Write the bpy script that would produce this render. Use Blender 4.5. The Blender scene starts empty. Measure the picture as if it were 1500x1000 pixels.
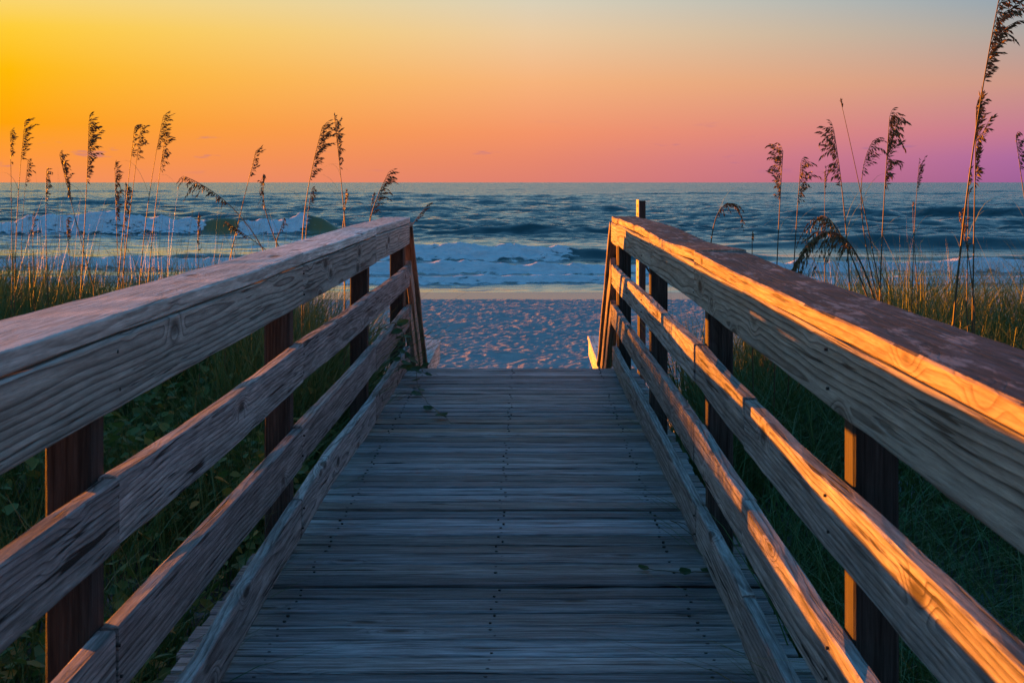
import bpy, math, random
import numpy as np
from mathutils import Vector, Matrix

# ------------------------------------------------------------------ camera, sky, sun, exposure
sc = bpy.context.scene
CAM = Vector((0.0, 0.0, 4.5))          # eye 1.305 m above the deck, 4.5 m above the sea
FPX, VPX, HOR = 2230.0, 772.0, 267.0   # focal length, walkway vanishing point and horizon in 1500x1000 photo pixels
DECK = CAM.z - 1.305
cam_d = bpy.data.cameras.new('camera')
cam = bpy.data.objects.new('camera', cam_d)
sc.collection.objects.link(cam)
cam.location = CAM
cam.rotation_euler = (math.radians(90), 0, 0)
cam_d.sensor_width = 36
cam_d.lens = FPX / 1500 * 36
cam_d.shift_x = -(VPX - 750) / 1500
cam_d.shift_y = -(500 - HOR) / 1500
cam_d.clip_start = 0.05
cam_d.clip_end = 60000
cam_d.dof.use_dof = True
cam_d.dof.focus_distance = 7.5
cam_d.dof.aperture_fstop = 16
sc.camera = cam

EXPO = 1.7
sc.view_settings.view_transform = 'Standard'
sc.view_settings.look = 'None'
sc.view_settings.gamma = 1
sc.view_settings.exposure = EXPO
sc.view_settings.use_curve_mapping = False

SUN_AZ = math.radians(49.8)            # left of straight ahead
SUN_EL = math.radians(1.65)
SUN_DIR = Vector((-math.sin(SUN_AZ) * math.cos(SUN_EL), math.cos(SUN_AZ) * math.cos(SUN_EL), math.sin(SUN_EL)))

def lin(c):
    out = []
    for v in c[:3]:
        v = v / 255.0
        out.append(v / 12.92 if v <= 0.04045 else ((v + 0.055) / 1.055) ** 2.4)
    return (*out, 1.0)

def N(nt, typ, **kw):
    n = nt.nodes.new(typ)
    for k, v in kw.items():
        setattr(n, k, v)
    return n

def setin(nt, sock, v):
    if hasattr(v, 'is_output'):
        nt.links.new(v, sock)
    else:
        sock.default_value = v

def M(nt, op, a, b=None, c=None, clamp=False):
    n = N(nt, 'ShaderNodeMath', operation=op, use_clamp=clamp)
    setin(nt, n.inputs[0], a)
    if b is not None: setin(nt, n.inputs[1], b)
    if c is not None: setin(nt, n.inputs[2], c)
    return n.outputs[0]

def MR(nt, v, a, b, c=0.0, d=1.0, smooth=False):
    n = N(nt, 'ShaderNodeMapRange', clamp=True)
    if smooth: n.interpolation_type = 'SMOOTHSTEP'
    setin(nt, n.inputs[0], v)
    for i, q in enumerate((a, b, c, d)): n.inputs[i + 1].default_value = q
    return n.outputs[0]

def MIX(nt, f, a, b, blend='MIX'):
    n = N(nt, 'ShaderNodeMix', data_type='RGBA', blend_type=blend)
    setin(nt, n.inputs[0], f)
    setin(nt, n.inputs[6], a)
    setin(nt, n.inputs[7], b)
    return n.outputs[2]

def NOISE(nt, vec, scale, detail=2.0, rough=0.5, dist=0.0):
    n = N(nt, 'ShaderNodeTexNoise')
    if vec is not None: nt.links.new(vec, n.inputs['Vector'])
    n.inputs['Scale'].default_value = scale
    n.inputs['Detail'].default_value = detail
    n.inputs['Roughness'].default_value = rough
    n.inputs['Distortion'].default_value = dist
    return n.outputs[0]

def RAMP(nt, f, stops, interp='LINEAR'):
    n = N(nt, 'ShaderNodeValToRGB')
    n.color_ramp.interpolation = interp
    el = n.color_ramp.elements
    while len(el) < len(stops): el.new(0.5)
    for e, (p, c) in zip(el, stops):
        e.position = p
        e.color = c
    nt.links.new(f, n.inputs[0])
    return n.outputs[0]

world = bpy.data.worlds.new('World')
sc.world = world
world.use_nodes = True
wt = world.node_tree
wt.nodes.clear()
tc = N(wt, 'ShaderNodeTexCoord')
nrm = N(wt, 'ShaderNodeVectorMath', operation='NORMALIZE')
wt.links.new(tc.outputs['Generated'], nrm.inputs[0])
sep = N(wt, 'ShaderNodeSeparateXYZ')
wt.links.new(nrm.outputs[0], sep.inputs[0])
elev = M(wt, 'DIVIDE', M(wt, 'ARCSINE', sep.outputs[2]), math.radians(60), clamp=True)
flat = N(wt, 'ShaderNodeVectorMath', operation='MULTIPLY')
wt.links.new(nrm.outputs[0], flat.inputs[0]); flat.inputs[1].default_value = (1, 1, 0)
fn = N(wt, 'ShaderNodeVectorMath', operation='NORMALIZE')
wt.links.new(flat.outputs[0], fn.inputs[0])
dt = N(wt, 'ShaderNodeVectorMath', operation='DOT_PRODUCT')
wt.links.new(fn.outputs[0], dt.inputs[0])
dt.inputs[1].default_value = (-math.sin(SUN_AZ), math.cos(SUN_AZ), 0)
cd = dt.outputs['Value']
def sky_ramp(st):
    return RAMP(wt, elev, [(p, lin(c)) for p, c in st])
r_sun = sky_ramp([(0, (255, 140, 60)), (.03, (255, 168, 25)), (.08, (255, 205, 55)), (.15, (248, 222, 140)), (.3, (150, 190, 205)), (.5, (75, 140, 185)), (1, (46, 120, 182))])
r_left = sky_ramp([(0, (247, 146, 88)), (.014, (254, 152, 62)), (.035, (255, 163, 12)), (.068, (255, 188, 8)), (.0925, (255, 206, 55)), (.118, (248, 218, 130)), (.2, (165, 200, 205)), (.4, (80, 148, 192)), (1, (46, 120, 182))])
r_mid = sky_ramp([(0, (222, 128, 112)), (.014, (232, 136, 108)), (.03, (244, 148, 104)), (.063, (247, 180, 124)), (.0925, (236, 203, 160)), (.118, (214, 210, 190)), (.2, (150, 186, 197)), (.4, (86, 145, 184)), (1, (46, 120, 182))])
r_right = sky_ramp([(0, (160, 96, 150)), (.014, (172, 105, 158)), (.03, (196, 122, 146)), (.06, (205, 152, 136)), (.09, (172, 165, 160)), (.118, (132, 163, 182)), (.2, (118, 160, 184)), (.4, (78, 140, 184)), (1, (46, 120, 182))])
col = MIX(wt, MR(wt, cd, .375, .643), r_right, r_mid)
col = MIX(wt, MR(wt, cd, .643, .857), col, r_left)
col = MIX(wt, MR(wt, cd, .857, 1.0), col, r_sun)
# a few faint low clouds hugging the horizon
cmap = N(wt, 'ShaderNodeMapping'); cmap.inputs['Scale'].default_value = (14, 14, 70)
wt.links.new(nrm.outputs[0], cmap.inputs[0])
cn = NOISE(wt, cmap.outputs[0], 1.6, 4, .55)
band = M(wt, 'MULTIPLY', MR(wt, elev, .003, .014, 0, 1, True), MR(wt, elev, .02, .045, 1, 0, True))
cf = M(wt, 'MULTIPLY', M(wt, 'MULTIPLY', MR(wt, cn, .62, .72, 0, 1, True), band), .55)
col = MIX(wt, cf, col, lin((150, 105, 150)))
below = MIX(wt, MR(wt, sep.outputs[2], -.02, 0.0), lin((40, 55, 70)), col)
bg = N(wt, 'ShaderNodeBackground')
wt.links.new(below, bg.inputs[0])
bg.inputs[1].default_value = 1.0 / 2 ** EXPO
wo = N(wt, 'ShaderNodeOutputWorld')
wt.links.new(bg.outputs[0], wo.inputs[0])

sd = bpy.data.lights.new('sun', 'SUN')
sd.energy = 5.0
sd.angle = math.radians(0.3)
sd.color = (1.0, 0.26, 0.002)
sun = bpy.data.objects.new('sun', sd)
sc.collection.objects.link(sun)
sun.rotation_euler = SUN_DIR.to_track_quat('Z', 'Y').to_euler()

# ------------------------------------------------------------------ helpers
rnd = random.Random(7)
rng = np.random.default_rng(11)

def link(o):
    sc.collection.objects.link(o)
    return o

def tag(o, label=None, cat=None, group=None, kind=None):
    if label: o['label'] = label
    if cat: o['category'] = cat
    if group: o['group'] = group
    if kind: o['kind'] = kind
    return o

def empty(name, loc=(0, 0, 0)):
    o = bpy.data.objects.new(name, None)
    o.empty_display_size = .1
    o.location = loc
    return link(o)

def mesh_obj(name, v, f, mat, parent=None, smooth=False, attrs=None, loc=None):
    me = bpy.data.meshes.new(name)
    v = np.asarray(v, dtype=np.float32)
    if loc is not None:
        v = v - np.asarray(loc, dtype=np.float32)
    if isinstance(f, np.ndarray):
        n, k = f.shape
        me.vertices.add(len(v)); me.vertices.foreach_set('co', v.ravel())
        me.loops.add(n * k); me.loops.foreach_set('vertex_index', f.ravel().astype(np.int32))
        me.polygons.add(n)
        me.polygons.foreach_set('loop_start', np.arange(0, n * k, k, dtype=np.int32))
        me.polygons.foreach_set('loop_total', np.full(n, k, dtype=np.int32))
        me.update(calc_edges=True)
    else:
        me.from_pydata([tuple(map(float, p)) for p in v], [], f)
    if attrs:
        for an, av in attrs.items():
            a = me.attributes.new(an, 'FLOAT', 'POINT')
            a.data.foreach_set('value', np.asarray(av, dtype=np.float32))
    if smooth:
        me.polygons.foreach_set('use_smooth', np.ones(len(me.polygons), dtype=bool))
    me.materials.append(mat)
    o = bpy.data.objects.new(name, me)
    if parent is not None:
        o.parent = parent
        pl = Vector(parent.location)
        if loc is not None: o.location = Vector(loc) - pl
        else: o.location = -pl
    elif loc is not None:
        o.location = loc
    return link(o)

class Fbm:                                   # smooth 2-D value noise
    def __init__(self, seed):
        self.g = np.random.default_rng(seed).random((256, 256))
    def n(self, x, y):
        xi = np.floor(x).astype(int); yi = np.floor(y).astype(int)
        fx = x - xi; fy = y - yi
        fx = fx * fx * (3 - 2 * fx); fy = fy * fy * (3 - 2 * fy)
        g = self.g
        a = g[xi % 256, yi % 256]; b = g[(xi + 1) % 256, yi % 256]
        c = g[xi % 256, (yi + 1) % 256]; d = g[(xi + 1) % 256, (yi + 1) % 256]
        return (a * (1 - fx) + b * fx) * (1 - fy) + (c * (1 - fx) + d * fx) * fy
    def f(self, x, y, o=4):
        s = 0; a = .5
        for i in range(o):
            s = s + a * self.n(x * 2 ** i + 17.3 * i, y * 2 ** i + 9.1 * i); a *= .5
        return s / (1 - .5 ** o)
nz = Fbm(3); nz2 = Fbm(8)

def sstep(a, b, x):
    t = np.clip((x - a) / (b - a), 0, 1)
    return t * t * (3 - 2 * t)

# ------------------------------------------------------------------ materials
def new_mat(name):
    m = bpy.data.materials.new(name)
    m.use_nodes = True
    nt = m.node_tree
    p = nt.nodes['Principled BSDF']
    return m, nt, p

def wood(name, axis, early, late, grey, grey_amt=.5, ring=.011, crack=.5, rough=.75, bump=.5, tint=.25, flake=0.0, contrast=1.0, streak=.32, hue_var=False, knots=1.0):
    """sawn board: growth rings round an off-centre pith, long fibres, drying cracks, knots"""
    m, nt, p = new_mat(name)
    tco = N(nt, 'ShaderNodeTexCoord')
    oi = N(nt, 'ShaderNodeObjectInfo')
    s = N(nt, 'ShaderNodeSeparateXYZ')
    nt.links.new(tco.outputs['Object'], s.inputs[0])
    order = {'X': (0, 1, 2), 'Y': (1, 0, 2), 'Z': (2, 0, 1)}[axis]
    a, b, c = (s.outputs[i] for i in order)
    r = oi.outputs['Random']
    a = M(nt, 'ADD', a, M(nt, 'MULTIPLY', r, 37.0))
    def vec(sa, sb, scl):
        n = N(nt, 'ShaderNodeCombineXYZ')
        nt.links.new(M(nt, 'MULTIPLY', a, sa), n.inputs[0])
        nt.links.new(M(nt, 'MULTIPLY', b, sb), n.inputs[1])
        nt.links.new(M(nt, 'MULTIPLY', c, scl), n.inputs[2])
        return n.outputs[0]
    # knots bend the rings
    vor = N(nt, 'ShaderNodeTexVoronoi')
    nt.links.new(vec(1.9, 5.5, 5.5), vor.inputs['Vector']); vor.inputs['Scale'].default_value = 1.35
    kd = vor.outputs['Distance']
    knot = MR(nt, kd, .05, .34, 1, 0, True)
    core = MR(nt, kd, .05 * knots, .15 * knots, 1, 0, True)
    warp = M(nt, 'SUBTRACT', NOISE(nt, vec(.8, 4, 4), 1.0, 2, .45), .5)
    pb = M(nt, 'ADD', b, M(nt, 'MULTIPLY', M(nt, 'SUBTRACT', M(nt, 'FRACT', M(nt, 'MULTIPLY', r, 91.7)), .5), .16))
    pc = M(nt, 'ADD', c, M(nt, 'MULTIPLY', M(nt, 'SUBTRACT', M(nt, 'FRACT', M(nt, 'MULTIPLY', r, 57.3)), .5), .12))
    rad = M(nt, 'SQRT', M(nt, 'ADD', M(nt, 'MULTIPLY', pb, pb), M(nt, 'MULTIPLY', pc, pc)))
    rad = M(nt, 'ADD', rad, M(nt, 'MULTIPLY', warp, .055))
    rad = M(nt, 'ADD', rad, M(nt, 'MULTIPLY', knot, .028 * knots))
    ph = M(nt, 'FRACT', M(nt, 'DIVIDE', rad, ring))
    band = RAMP(nt, ph, [(0, (0, 0, 0, 1)), (.45, (.10, .10, .10, 1)), (.72, (.55, .55, .55, 1)), (.88, (1, 1, 1, 1)), (.95, (.9, .9, .9, 1)), (1, (0, 0, 0, 1))])
    fib = NOISE(nt, vec(10, 230, 230), 1.0, 4, .7)
    fib2 = NOISE(nt, vec(4, 75, 75), 1.0, 4, .65)
    col = MIX(nt, band, early, late)
    patch = MR(nt, NOISE(nt, vec(.9, 7, 7), 1.0, 4, .6), .35, .65)
    g = M(nt, 'MULTIPLY', M(nt, 'ADD', patch, MR(nt, fib2, .35, .65)), grey_amt, clamp=True)
    col = MIX(nt, g, col, grey)
    fib3 = NOISE(nt, vec(2.6, 26, 26), 1.0, 4, .65)
    val = M(nt, 'MULTIPLY', MR(nt, fib, .3, .7, 1 - .45 * contrast, 1 + .35 * contrast), MR(nt, r, 0, 1, 1 - tint, 1 + tint))
    val = M(nt, 'MULTIPLY', val, MR(nt, fib3, .32, .68, 1 - streak * contrast, 1 + streak * contrast))
    val = M(nt, 'MULTIPLY', val, MR(nt, fib2, .32, .68, 1 - .4 * contrast, 1 + .38 * contrast))
    col = MIX(nt, 1.0, col, val, 'MULTIPLY')
    ck = NOISE(nt, vec(2.6, 85, 85), 1.0, 2, .5)
    ckm = M(nt, 'MULTIPLY', MR(nt, ck, .60, .66, 0, 1), MR(nt, NOISE(nt, vec(.8, 9, 9), 1.0, 1), .45, .6))
    ckm = M(nt, 'MULTIPLY', ckm, crack)
    dark = M(nt, 'MAXIMUM', ckm, M(nt, 'MULTIPLY', core, .85))
    if flake:
        fl = MR(nt, NOISE(nt, vec(5, 24, 24), 1.0, 5, .7), .53, .60, 0, flake)
        col = MIX(nt, fl, col, (.33, .26, .25, 1))
    col = MIX(nt, dark, col, (.018, .014, .012, 1))
    if hue_var:                          # some planks are browner than others
        warm = M(nt, 'FRACT', M(nt, 'MULTIPLY', r, 23.7))
        col = MIX(nt, MR(nt, warm, .35, 1, 0, .6), col, MIX(nt, 1.0, col, (1.18, .95, .76, 1), 'MULTIPLY'))
    nt.links.new(col, p.inputs['Base Color'])
    p.inputs['Roughness'].default_value = rough
    p.inputs['Specular IOR Level'].default_value = .25
    h = M(nt, 'ADD', M(nt, 'MULTIPLY', band, -.35), M(nt, 'MULTIPLY', fib, .9))
    h = M(nt, 'ADD', h, M(nt, 'MULTIPLY', fib2, .8))
    h = M(nt, 'SUBTRACT', h, M(nt, 'MULTIPLY', dark, 1.6))
    bp = N(nt, 'ShaderNodeBump')
    bp.inputs['Strength'].default_value = bump
    bp.inputs['Distance'].default_value = .004
    nt.links.new(h, bp.inputs['Height'])
    nt.links.new(bp.outputs[0], p.inputs['Normal'])
    return m

W_RAIL = wood('weathered_rail_wood', 'Y', (.39, .365, .34, 1), (.075, .067, .062, 1), (.29, .29, .295, 1), .34, bump=.9, ring=.013, crack=1.0, contrast=.95, knots=1.25)
W_FASC = wood('figured_fascia_wood', 'Y', (.45, .415, .365, 1), (.085, .068, .055, 1), (.36, .35, .335, 1), .2, bump=.8, ring=.016, crack=.8, contrast=.6, knots=1.5)
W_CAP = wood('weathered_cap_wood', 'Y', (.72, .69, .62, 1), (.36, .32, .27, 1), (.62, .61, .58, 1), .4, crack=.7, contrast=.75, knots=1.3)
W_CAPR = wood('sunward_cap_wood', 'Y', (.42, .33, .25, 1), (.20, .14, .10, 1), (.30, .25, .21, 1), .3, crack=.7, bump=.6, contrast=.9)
W_CAPT = wood('flaking_unlit_cap_top', 'Y', (.10, .072, .074, 1), (.035, .027, .03, 1), (.045, .038, .046, 1), .6, crack=1.0, bump=.6, flake=.8, contrast=1.5)
W_POST = wood('dark_post_wood', 'Z', (.055, .043, .036, 1), (.03, .022, .018, 1), (.04, .036, .034, 1), .4)
W_POSTL = wood('brown_post_wood', 'Z', (.20, .11, .06, 1), (.10, .05, .03, 1), (.09, .07, .06, 1), .25)
W_DECK = wood('weathered_deck_wood', 'X', (.29, .29, .29, 1), (.13, .128, .125, 1), (.25, .26, .275, 1), .5, ring=.010, crack=1.0, rough=.6, bump=1.0, tint=.5, contrast=1.05, streak=.38, hue_var=True)
W_DECKT = wood('tan_deck_wood', 'X', (.42, .29, .21, 1), (.24, .15, .10, 1), (.27, .24, .22, 1), .3, ring=.010, crack=.9, contrast=1.0, streak=.5, hue_var=True)
W_STAIR = wood('stair_rail_wood', 'X', (.40, .32, .24, 1), (.18, .13, .09, 1), (.29, .26, .23, 1), .4)
W_STEP = wood('pale_landing_wood', 'X', (.62, .60, .55, 1), (.34, .31, .27, 1), (.55, .54, .52, 1), .45, contrast=.8)

def simple(name, colr, rough=.6, metallic=0.0, var=.25, scale=9.0, trans=0.0):
    m, nt, p = new_mat(name)
    t = N(nt, 'ShaderNodeTexCoord')
    n = NOISE(nt, t.outputs['Object'], scale, 3, .6)
    oi = N(nt, 'ShaderNodeObjectInfo')
    v = M(nt, 'MULTIPLY', MR(nt, n, .3, .7, 1 - var, 1 + var), MR(nt, oi.outputs['Random'], 0, 1, .85, 1.15))
    nt.links.new(MIX(nt, 1.0, colr, v, 'MULTIPLY'), p.inputs['Base Color'])
    p.inputs['Roughness'].default_value = rough
    p.inputs['Metallic'].default_value = metallic
    return m

def blade_mat(name, c1, c2, c3, transl=.35):
    """grass and leaves: hue varies blade by blade through a stored attribute; thin, so some light passes through"""
    m, nt, p = new_mat(name)
    at = N(nt, 'ShaderNodeAttribute', attribute_name='hue')
    colr = RAMP(nt, at.outputs['Fac'], [(0, c1), (.55, c2), (.9, c3), (1, c3)])
    nt.links.new(colr, p.inputs['Base Color'])
    p.inputs['Roughness'].default_value = .5
    p.inputs['Specular IOR Level'].default_value = .3
    tr = N(nt, 'ShaderNodeBsdfTranslucent')
    nt.links.new(colr, tr.inputs[0])
    mx = N(nt, 'ShaderNodeMixShader'); mx.inputs[0].default_value = transl
    nt.links.new(p.outputs[0], mx.inputs[1]); nt.links.new(tr.outputs[0], mx.inputs[2])
    nt.links.new(mx.outputs[0], nt.nodes['Material Output'].inputs[0])
    return m
G_GRASS = blade_mat('dune_grass', (.055, .13, .04, 1), (.11, .17, .045, 1), (.23, .19, .07, 1), .15)
G_LEAF = blade_mat('creeper_leaves', (.055, .14, .04, 1), (.12, .20, .04, 1), (.42, .26, .05, 1))
G_VINE = blade_mat('vine_leaves', (.03, .07, .02, 1), (.05, .10, .025, 1), (.10, .13, .03, 1))
G_OAT = blade_mat('sea_oat_straw', (.12, .07, .03, 1), (.19, .11, .045, 1), (.30, .19, .08, 1), .3)
G_STEM = simple('sea_oat_stem', (.10, .07, .035, 1), .6)
G_VSTEM = simple('vine_stem', (.10, .08, .04, 1), .7)
METAL = simple('rusty_nail', (.03, .024, .02, 1), .7)

# sand
SAND, nt, p = new_mat('beach_sand')
geo = N(nt, 'ShaderNodeNewGeometry')
sp = N(nt, 'ShaderNodeSeparateXYZ'); nt.links.new(geo.outputs['Position'], sp.inputs[0])
n1 = NOISE(nt, geo.outputs['Position'], 3.0, 5, .6)
wetedge = M(nt, 'ADD', sp.outputs[1], M(nt, 'MULTIPLY', NOISE(nt, geo.outputs['Position'], .25, 2), 3.0))
wet = MR(nt, wetedge, 54.0, 56.5, 0, 1, True)
dry = MIX(nt, MR(nt, n1, .3, .7), (.27, .28, .285, 1), (.39, .395, .395, 1))
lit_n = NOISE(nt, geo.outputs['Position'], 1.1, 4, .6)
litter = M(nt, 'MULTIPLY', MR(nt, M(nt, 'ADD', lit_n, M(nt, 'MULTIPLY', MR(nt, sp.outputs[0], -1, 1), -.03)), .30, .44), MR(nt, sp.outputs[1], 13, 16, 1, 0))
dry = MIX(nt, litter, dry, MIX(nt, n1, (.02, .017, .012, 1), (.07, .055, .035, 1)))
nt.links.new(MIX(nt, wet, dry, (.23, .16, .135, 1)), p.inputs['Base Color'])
nt.links.new(MR(nt, wet, 0, 1, .9, .28), p.inputs['Roughness'])
bp = N(nt, 'ShaderNodeBump'); bp.inputs['Strength'].default_value = .8; bp.inputs['Distance'].default_value = .05
nt.links.new(M(nt, 'MULTIPLY', NOISE(nt, geo.outputs['Position'], 9.0, 5, .65), MR(nt, wet, 0, 1, 1, .08)), bp.inputs['Height'])
nt.links.new(bp.outputs[0], p.inputs['Normal'])

# sea
SEA, nt, p = new_mat('sea_water')
geo = N(nt, 'ShaderNodeNewGeometry')
fo = N(nt, 'ShaderNodeAttribute', attribute_name='foam').outputs['Fac']
ba = N(nt, 'ShaderNodeAttribute', attribute_name='barrel').outputs['Fac']
mp = N(nt, 'ShaderNodeMapping'); mp.inputs['Scale'].default_value = (.55, 1, 1)
nt.links.new(geo.outputs['Position'], mp.inputs[0])
fnz = NOISE(nt, mp.outputs[0], 2.6, 6, .68)
ffac = MR(nt, M(nt, 'ADD', fo, M(nt, 'MULTIPLY', M(nt, 'SUBTRACT', fnz, .5), 2.0)), .40, .62, 0, 1, True)
p.inputs['Base Color'].default_value = (.03, .07, .072, 1)
nt.links.new(MIX(nt, ba, (.03, .07, .072, 1), (.20, .17, .065, 1)), p.inputs['Base Color'])
p.inputs['Roughness'].default_value = .12
p.inputs['IOR'].default_value = 1.33
# wind ripples: small facets, steeper towards the beach than away from it
def facet(scale, sx):
    q = N(nt, 'ShaderNodeMapping'); q.inputs['Scale'].default_value = (sx, 1, 1)
    nt.links.new(geo.outputs['Position'], q.inputs[0])
    t = N(nt, 'ShaderNodeTexNoise'); nt.links.new(q.outputs[0], t.inputs['Vector'])
    t.inputs['Scale'].default_value = scale; t.inputs['Detail'].default_value = 4; t.inputs['Roughness'].default_value = .62
    c = N(nt, 'ShaderNodeSeparateColor'); nt.links.new(t.outputs['Color'], c.inputs[0])
    return M(nt, 'SUBTRACT', c.outputs[0], .5), M(nt, 'SUBTRACT', c.outputs[1], .5)
ax_, ay_ = facet(1.1, .5)
bx_, by_ = facet(.16, .45)
calm = N(nt, 'ShaderNodeSeparateXYZ'); nt.links.new(geo.outputs['Position'], calm.inputs[0])
wind = MR(nt, calm.outputs[1], 62, 170, .12, 1.0)
fx = M(nt, 'MULTIPLY', M(nt, 'ADD', M(nt, 'MULTIPLY', ax_, .9), M(nt, 'MULTIPLY', bx_, .5)), wind)
fy = M(nt, 'MULTIPLY', M(nt, 'ADD', M(nt, 'MULTIPLY', M(nt, 'ABSOLUTE', ay_), -1.25), M(nt, 'MULTIPLY', M(nt, 'ABSOLUTE', by_), -.8)), wind)
cv = N(nt, 'ShaderNodeCombineXYZ'); nt.links.new(fx, cv.inputs[0]); nt.links.new(fy, cv.inputs[1])
va = N(nt, 'ShaderNodeVectorMath', operation='ADD'); nt.links.new(geo.outputs['Normal'], va.inputs[0]); nt.links.new(cv.outputs[0], va.inputs[1])
vn = N(nt, 'ShaderNodeVectorMath', operation='NORMALIZE'); nt.links.new(va.outputs[0], vn.inputs[0])
nt.links.new(vn.outputs[0], p.inputs['Normal'])
fd = N(nt, 'ShaderNodeBsdfPrincipled')
nt.links.new(MIX(nt, MR(nt, fnz, .3, .7), (.6, .67, .7, 1), (.93, .95, .95, 1)), fd.inputs['Base Color'])
fd.inputs['Roughness'].default_value = .7
bf = N(nt, 'ShaderNodeBump'); bf.inputs['Strength'].default_value = .9; bf.inputs['Distance'].default_value = .3
nt.links.new(fnz, bf.inputs['Height']); nt.links.new(bf.outputs[0], fd.inputs['Normal'])
mx = N(nt, 'ShaderNodeMixShader')
nt.links.new(ffac, mx.inputs[0]); nt.links.new(p.outputs[0], mx.inputs[1]); nt.links.new(fd.outputs[0], mx.inputs[2])
nt.links.new(mx.outputs[0], nt.nodes['Material Output'].inputs[0])

# ------------------------------------------------------------------ beach and dune
def ground_z(x, y):
    b = 2.78 - sstep(9.5, 21, y) * 1.43 - np.clip((y - 21) / 26, 0, 1) * .47 - sstep(46.5, 53, y) * .52 - np.clip((y - 53) / 8.5, 0, 1) * .30 - np.clip((y - 61.5) / 20, 0, 3) * .8
    ax = np.abs(x + .1)
    side = sstep(1.0, 2.6, ax)
    # the dune carries on a little further seaward on both sides of the steps
    b = b + side * (sstep(10, 15, y) - sstep(16, 24, y)) * .35
    b = b + side * (1 - sstep(9, 15, y)) * (.10 + .22 * nz.f(x * .35 + 5, y * .35, 3) + .03 * np.clip(-x - 2, 0, 6))
    b = b - (1 - sstep(1.0, 1.9, ax)) * (sstep(10.2, 12.2, y) - sstep(14, 21, y)) * .75
    return b

def axis_grid(fine_lo, fine_hi, step, lo, hi, grow=1.12):
    pts = list(np.arange(fine_lo, fine_hi + 1e-6, step))
    s = step; v = pts[-1]
    while v < hi: s *= grow; v += s; pts.append(v)
    s = step; v = pts[0]; left = []
    while v > lo: s *= grow; v -= s; left.append(v)
    return np.array(left[::-1] + pts)

gx = axis_grid(-6.5, 6.5, .06, -160, 160, 1.09)
gy = np.concatenate([np.arange(-14, 20, .25), np.arange(20, 49, .075), np.arange(49, 62, .3), np.arange(62, 90, 1.0)])
GX, GY = np.meshgrid(gx, gy)
GZ = ground_z(GX, GY)
dryness = (sstep(10, 20, GY) * (1 - sstep(45.5, 48, GY)))
GZ += dryness * (nz.f(GX * .8, GY * .8, 3) - .5) * .06
# footprints: shallow pits with raised rims, trodden at random
pits = np.zeros_like(GZ)
for k in range(32000):
    px = rng.uniform(-9.5, 9.5); py = rng.uniform(19, 47.5)
    r = rng.uniform(.045, .11); d = rng.uniform(.003, .014); a = rng.uniform(0, 3.14); e = rng.uniform(1.0, 1.8)
    i0 = np.searchsorted(gy, py - .35); i1 = np.searchsorted(gy, py + .35)
    j0 = np.searchsorted(gx, px - .35); j1 = np.searchsorted(gx, px + .35)
    dx = GX[i0:i1, j0:j1] - px; dy = GY[i0:i1, j0:j1] - py
    u = (dx * math.cos(a) + dy * math.sin(a)) / e; w = -dx * math.sin(a) + dy * math.cos(a)
    q = (u * u + w * w) / (r * r)
    pits[i0:i1, j0:j1] += d * (-np.exp(-q) + .75 * np.exp(-(np.sqrt(q) - 1.6) ** 2 * 4))
GZ += np.clip(pits, -.14, .14) * (1 - sstep(46, 48, GY))
ny, nx = GX.shape
idx = np.arange(nx * ny).reshape(ny, nx)
quads = np.stack([idx[:-1, :-1], idx[:-1, 1:], idx[1:, 1:], idx[1:, :-1]], -1).reshape(-1, 4)
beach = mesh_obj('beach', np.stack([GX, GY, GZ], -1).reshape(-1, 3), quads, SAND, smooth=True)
tag(beach, kind='structure')

# ------------------------------------------------------------------ sea with breaking waves
ys = np.concatenate([np.arange(59, 92, .13), np.arange(92, 150, .24), 150 * 1.0065 ** np.arange(0, 245), 735 * 1.035 ** np.arange(0, 105)])
ts = np.concatenate([[-40, -12, -4, -2, -1.2, -.85], np.linspace(-.62, .62, 520), [.85, 1.2, 2, 4, 12, 40]])
T, SY = np.meshgrid(ts, ys)
SX = T * SY
H = np.zeros_like(SX); FOAM = np.zeros_like(SX); BAR = np.zeros_like(SX)
def bump1(x, a, b, w): return sstep(a - w, a + w, x) * (1 - sstep(b - w, b + w, x))
def wave(yc, amp, sf, sb, brk, seed, meander=1.6, foam_front=2.2, lump=.25):
    """one wave front: steep towards the beach, long back; brk(x) is where it has broken into foam"""
    global H, FOAM
    c = yc + (nz2.f(SX * .06 + seed, SY * 0 + seed, 3) - .5) * 2 * meander
    u = SY - c
    A = amp * (.45 + 1.1 * nz2.f(SX * .22 + seed * 3, SY * 0 + 2.2, 3))
    prof = np.where(u < 0, np.exp(-(u / sf) ** 2), np.exp(-(u / sb) ** 2))
    H += A * prof
    inside = sstep(-sf * foam_front, -sf * .9, u) * (1 - sstep(.1 * sb, .55 * sb, u))
    f = inside * brk * (.45 + .85 * nz.f(SX * .9 + seed, SY * 1.3, 3))
    H += f * (nz.f(SX * 1.7, SY * 1.7, 3) - .5) * 2.2 * lump * np.minimum(1, amp * 1.6)
    FOAM = np.maximum(FOAM, f)
    # lacy foam left lying behind and before the front
    lace = brk * sstep(-sf * 7, -sf, u) * (1 - sstep(sb * .6, sb * 3.0, u)) * (.22 + .36 * nz.f(SX * .5 + seed, SY * 1.1, 3))
    FOAM = np.maximum(FOAM, lace)
one = np.ones_like(SX)
wave(66.8, .26 * one, .5, 1.6, one, 1.0, .8, lump=.2)
shift = 5.0 * (1 - sstep(-16, -7, SX)) + 1.5 * sstep(8, 16, SX)
wave(74.6 + shift, .46 * one, .8, 2.2, 1.0 + .2 * nz.f(SX * .2, SY * 0, 2), 4.0, 1.0)
bC = bump1(SX, -30, 2.6, 1.2) * (.35 + .65 * sstep(-11, -8, SX))
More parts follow.
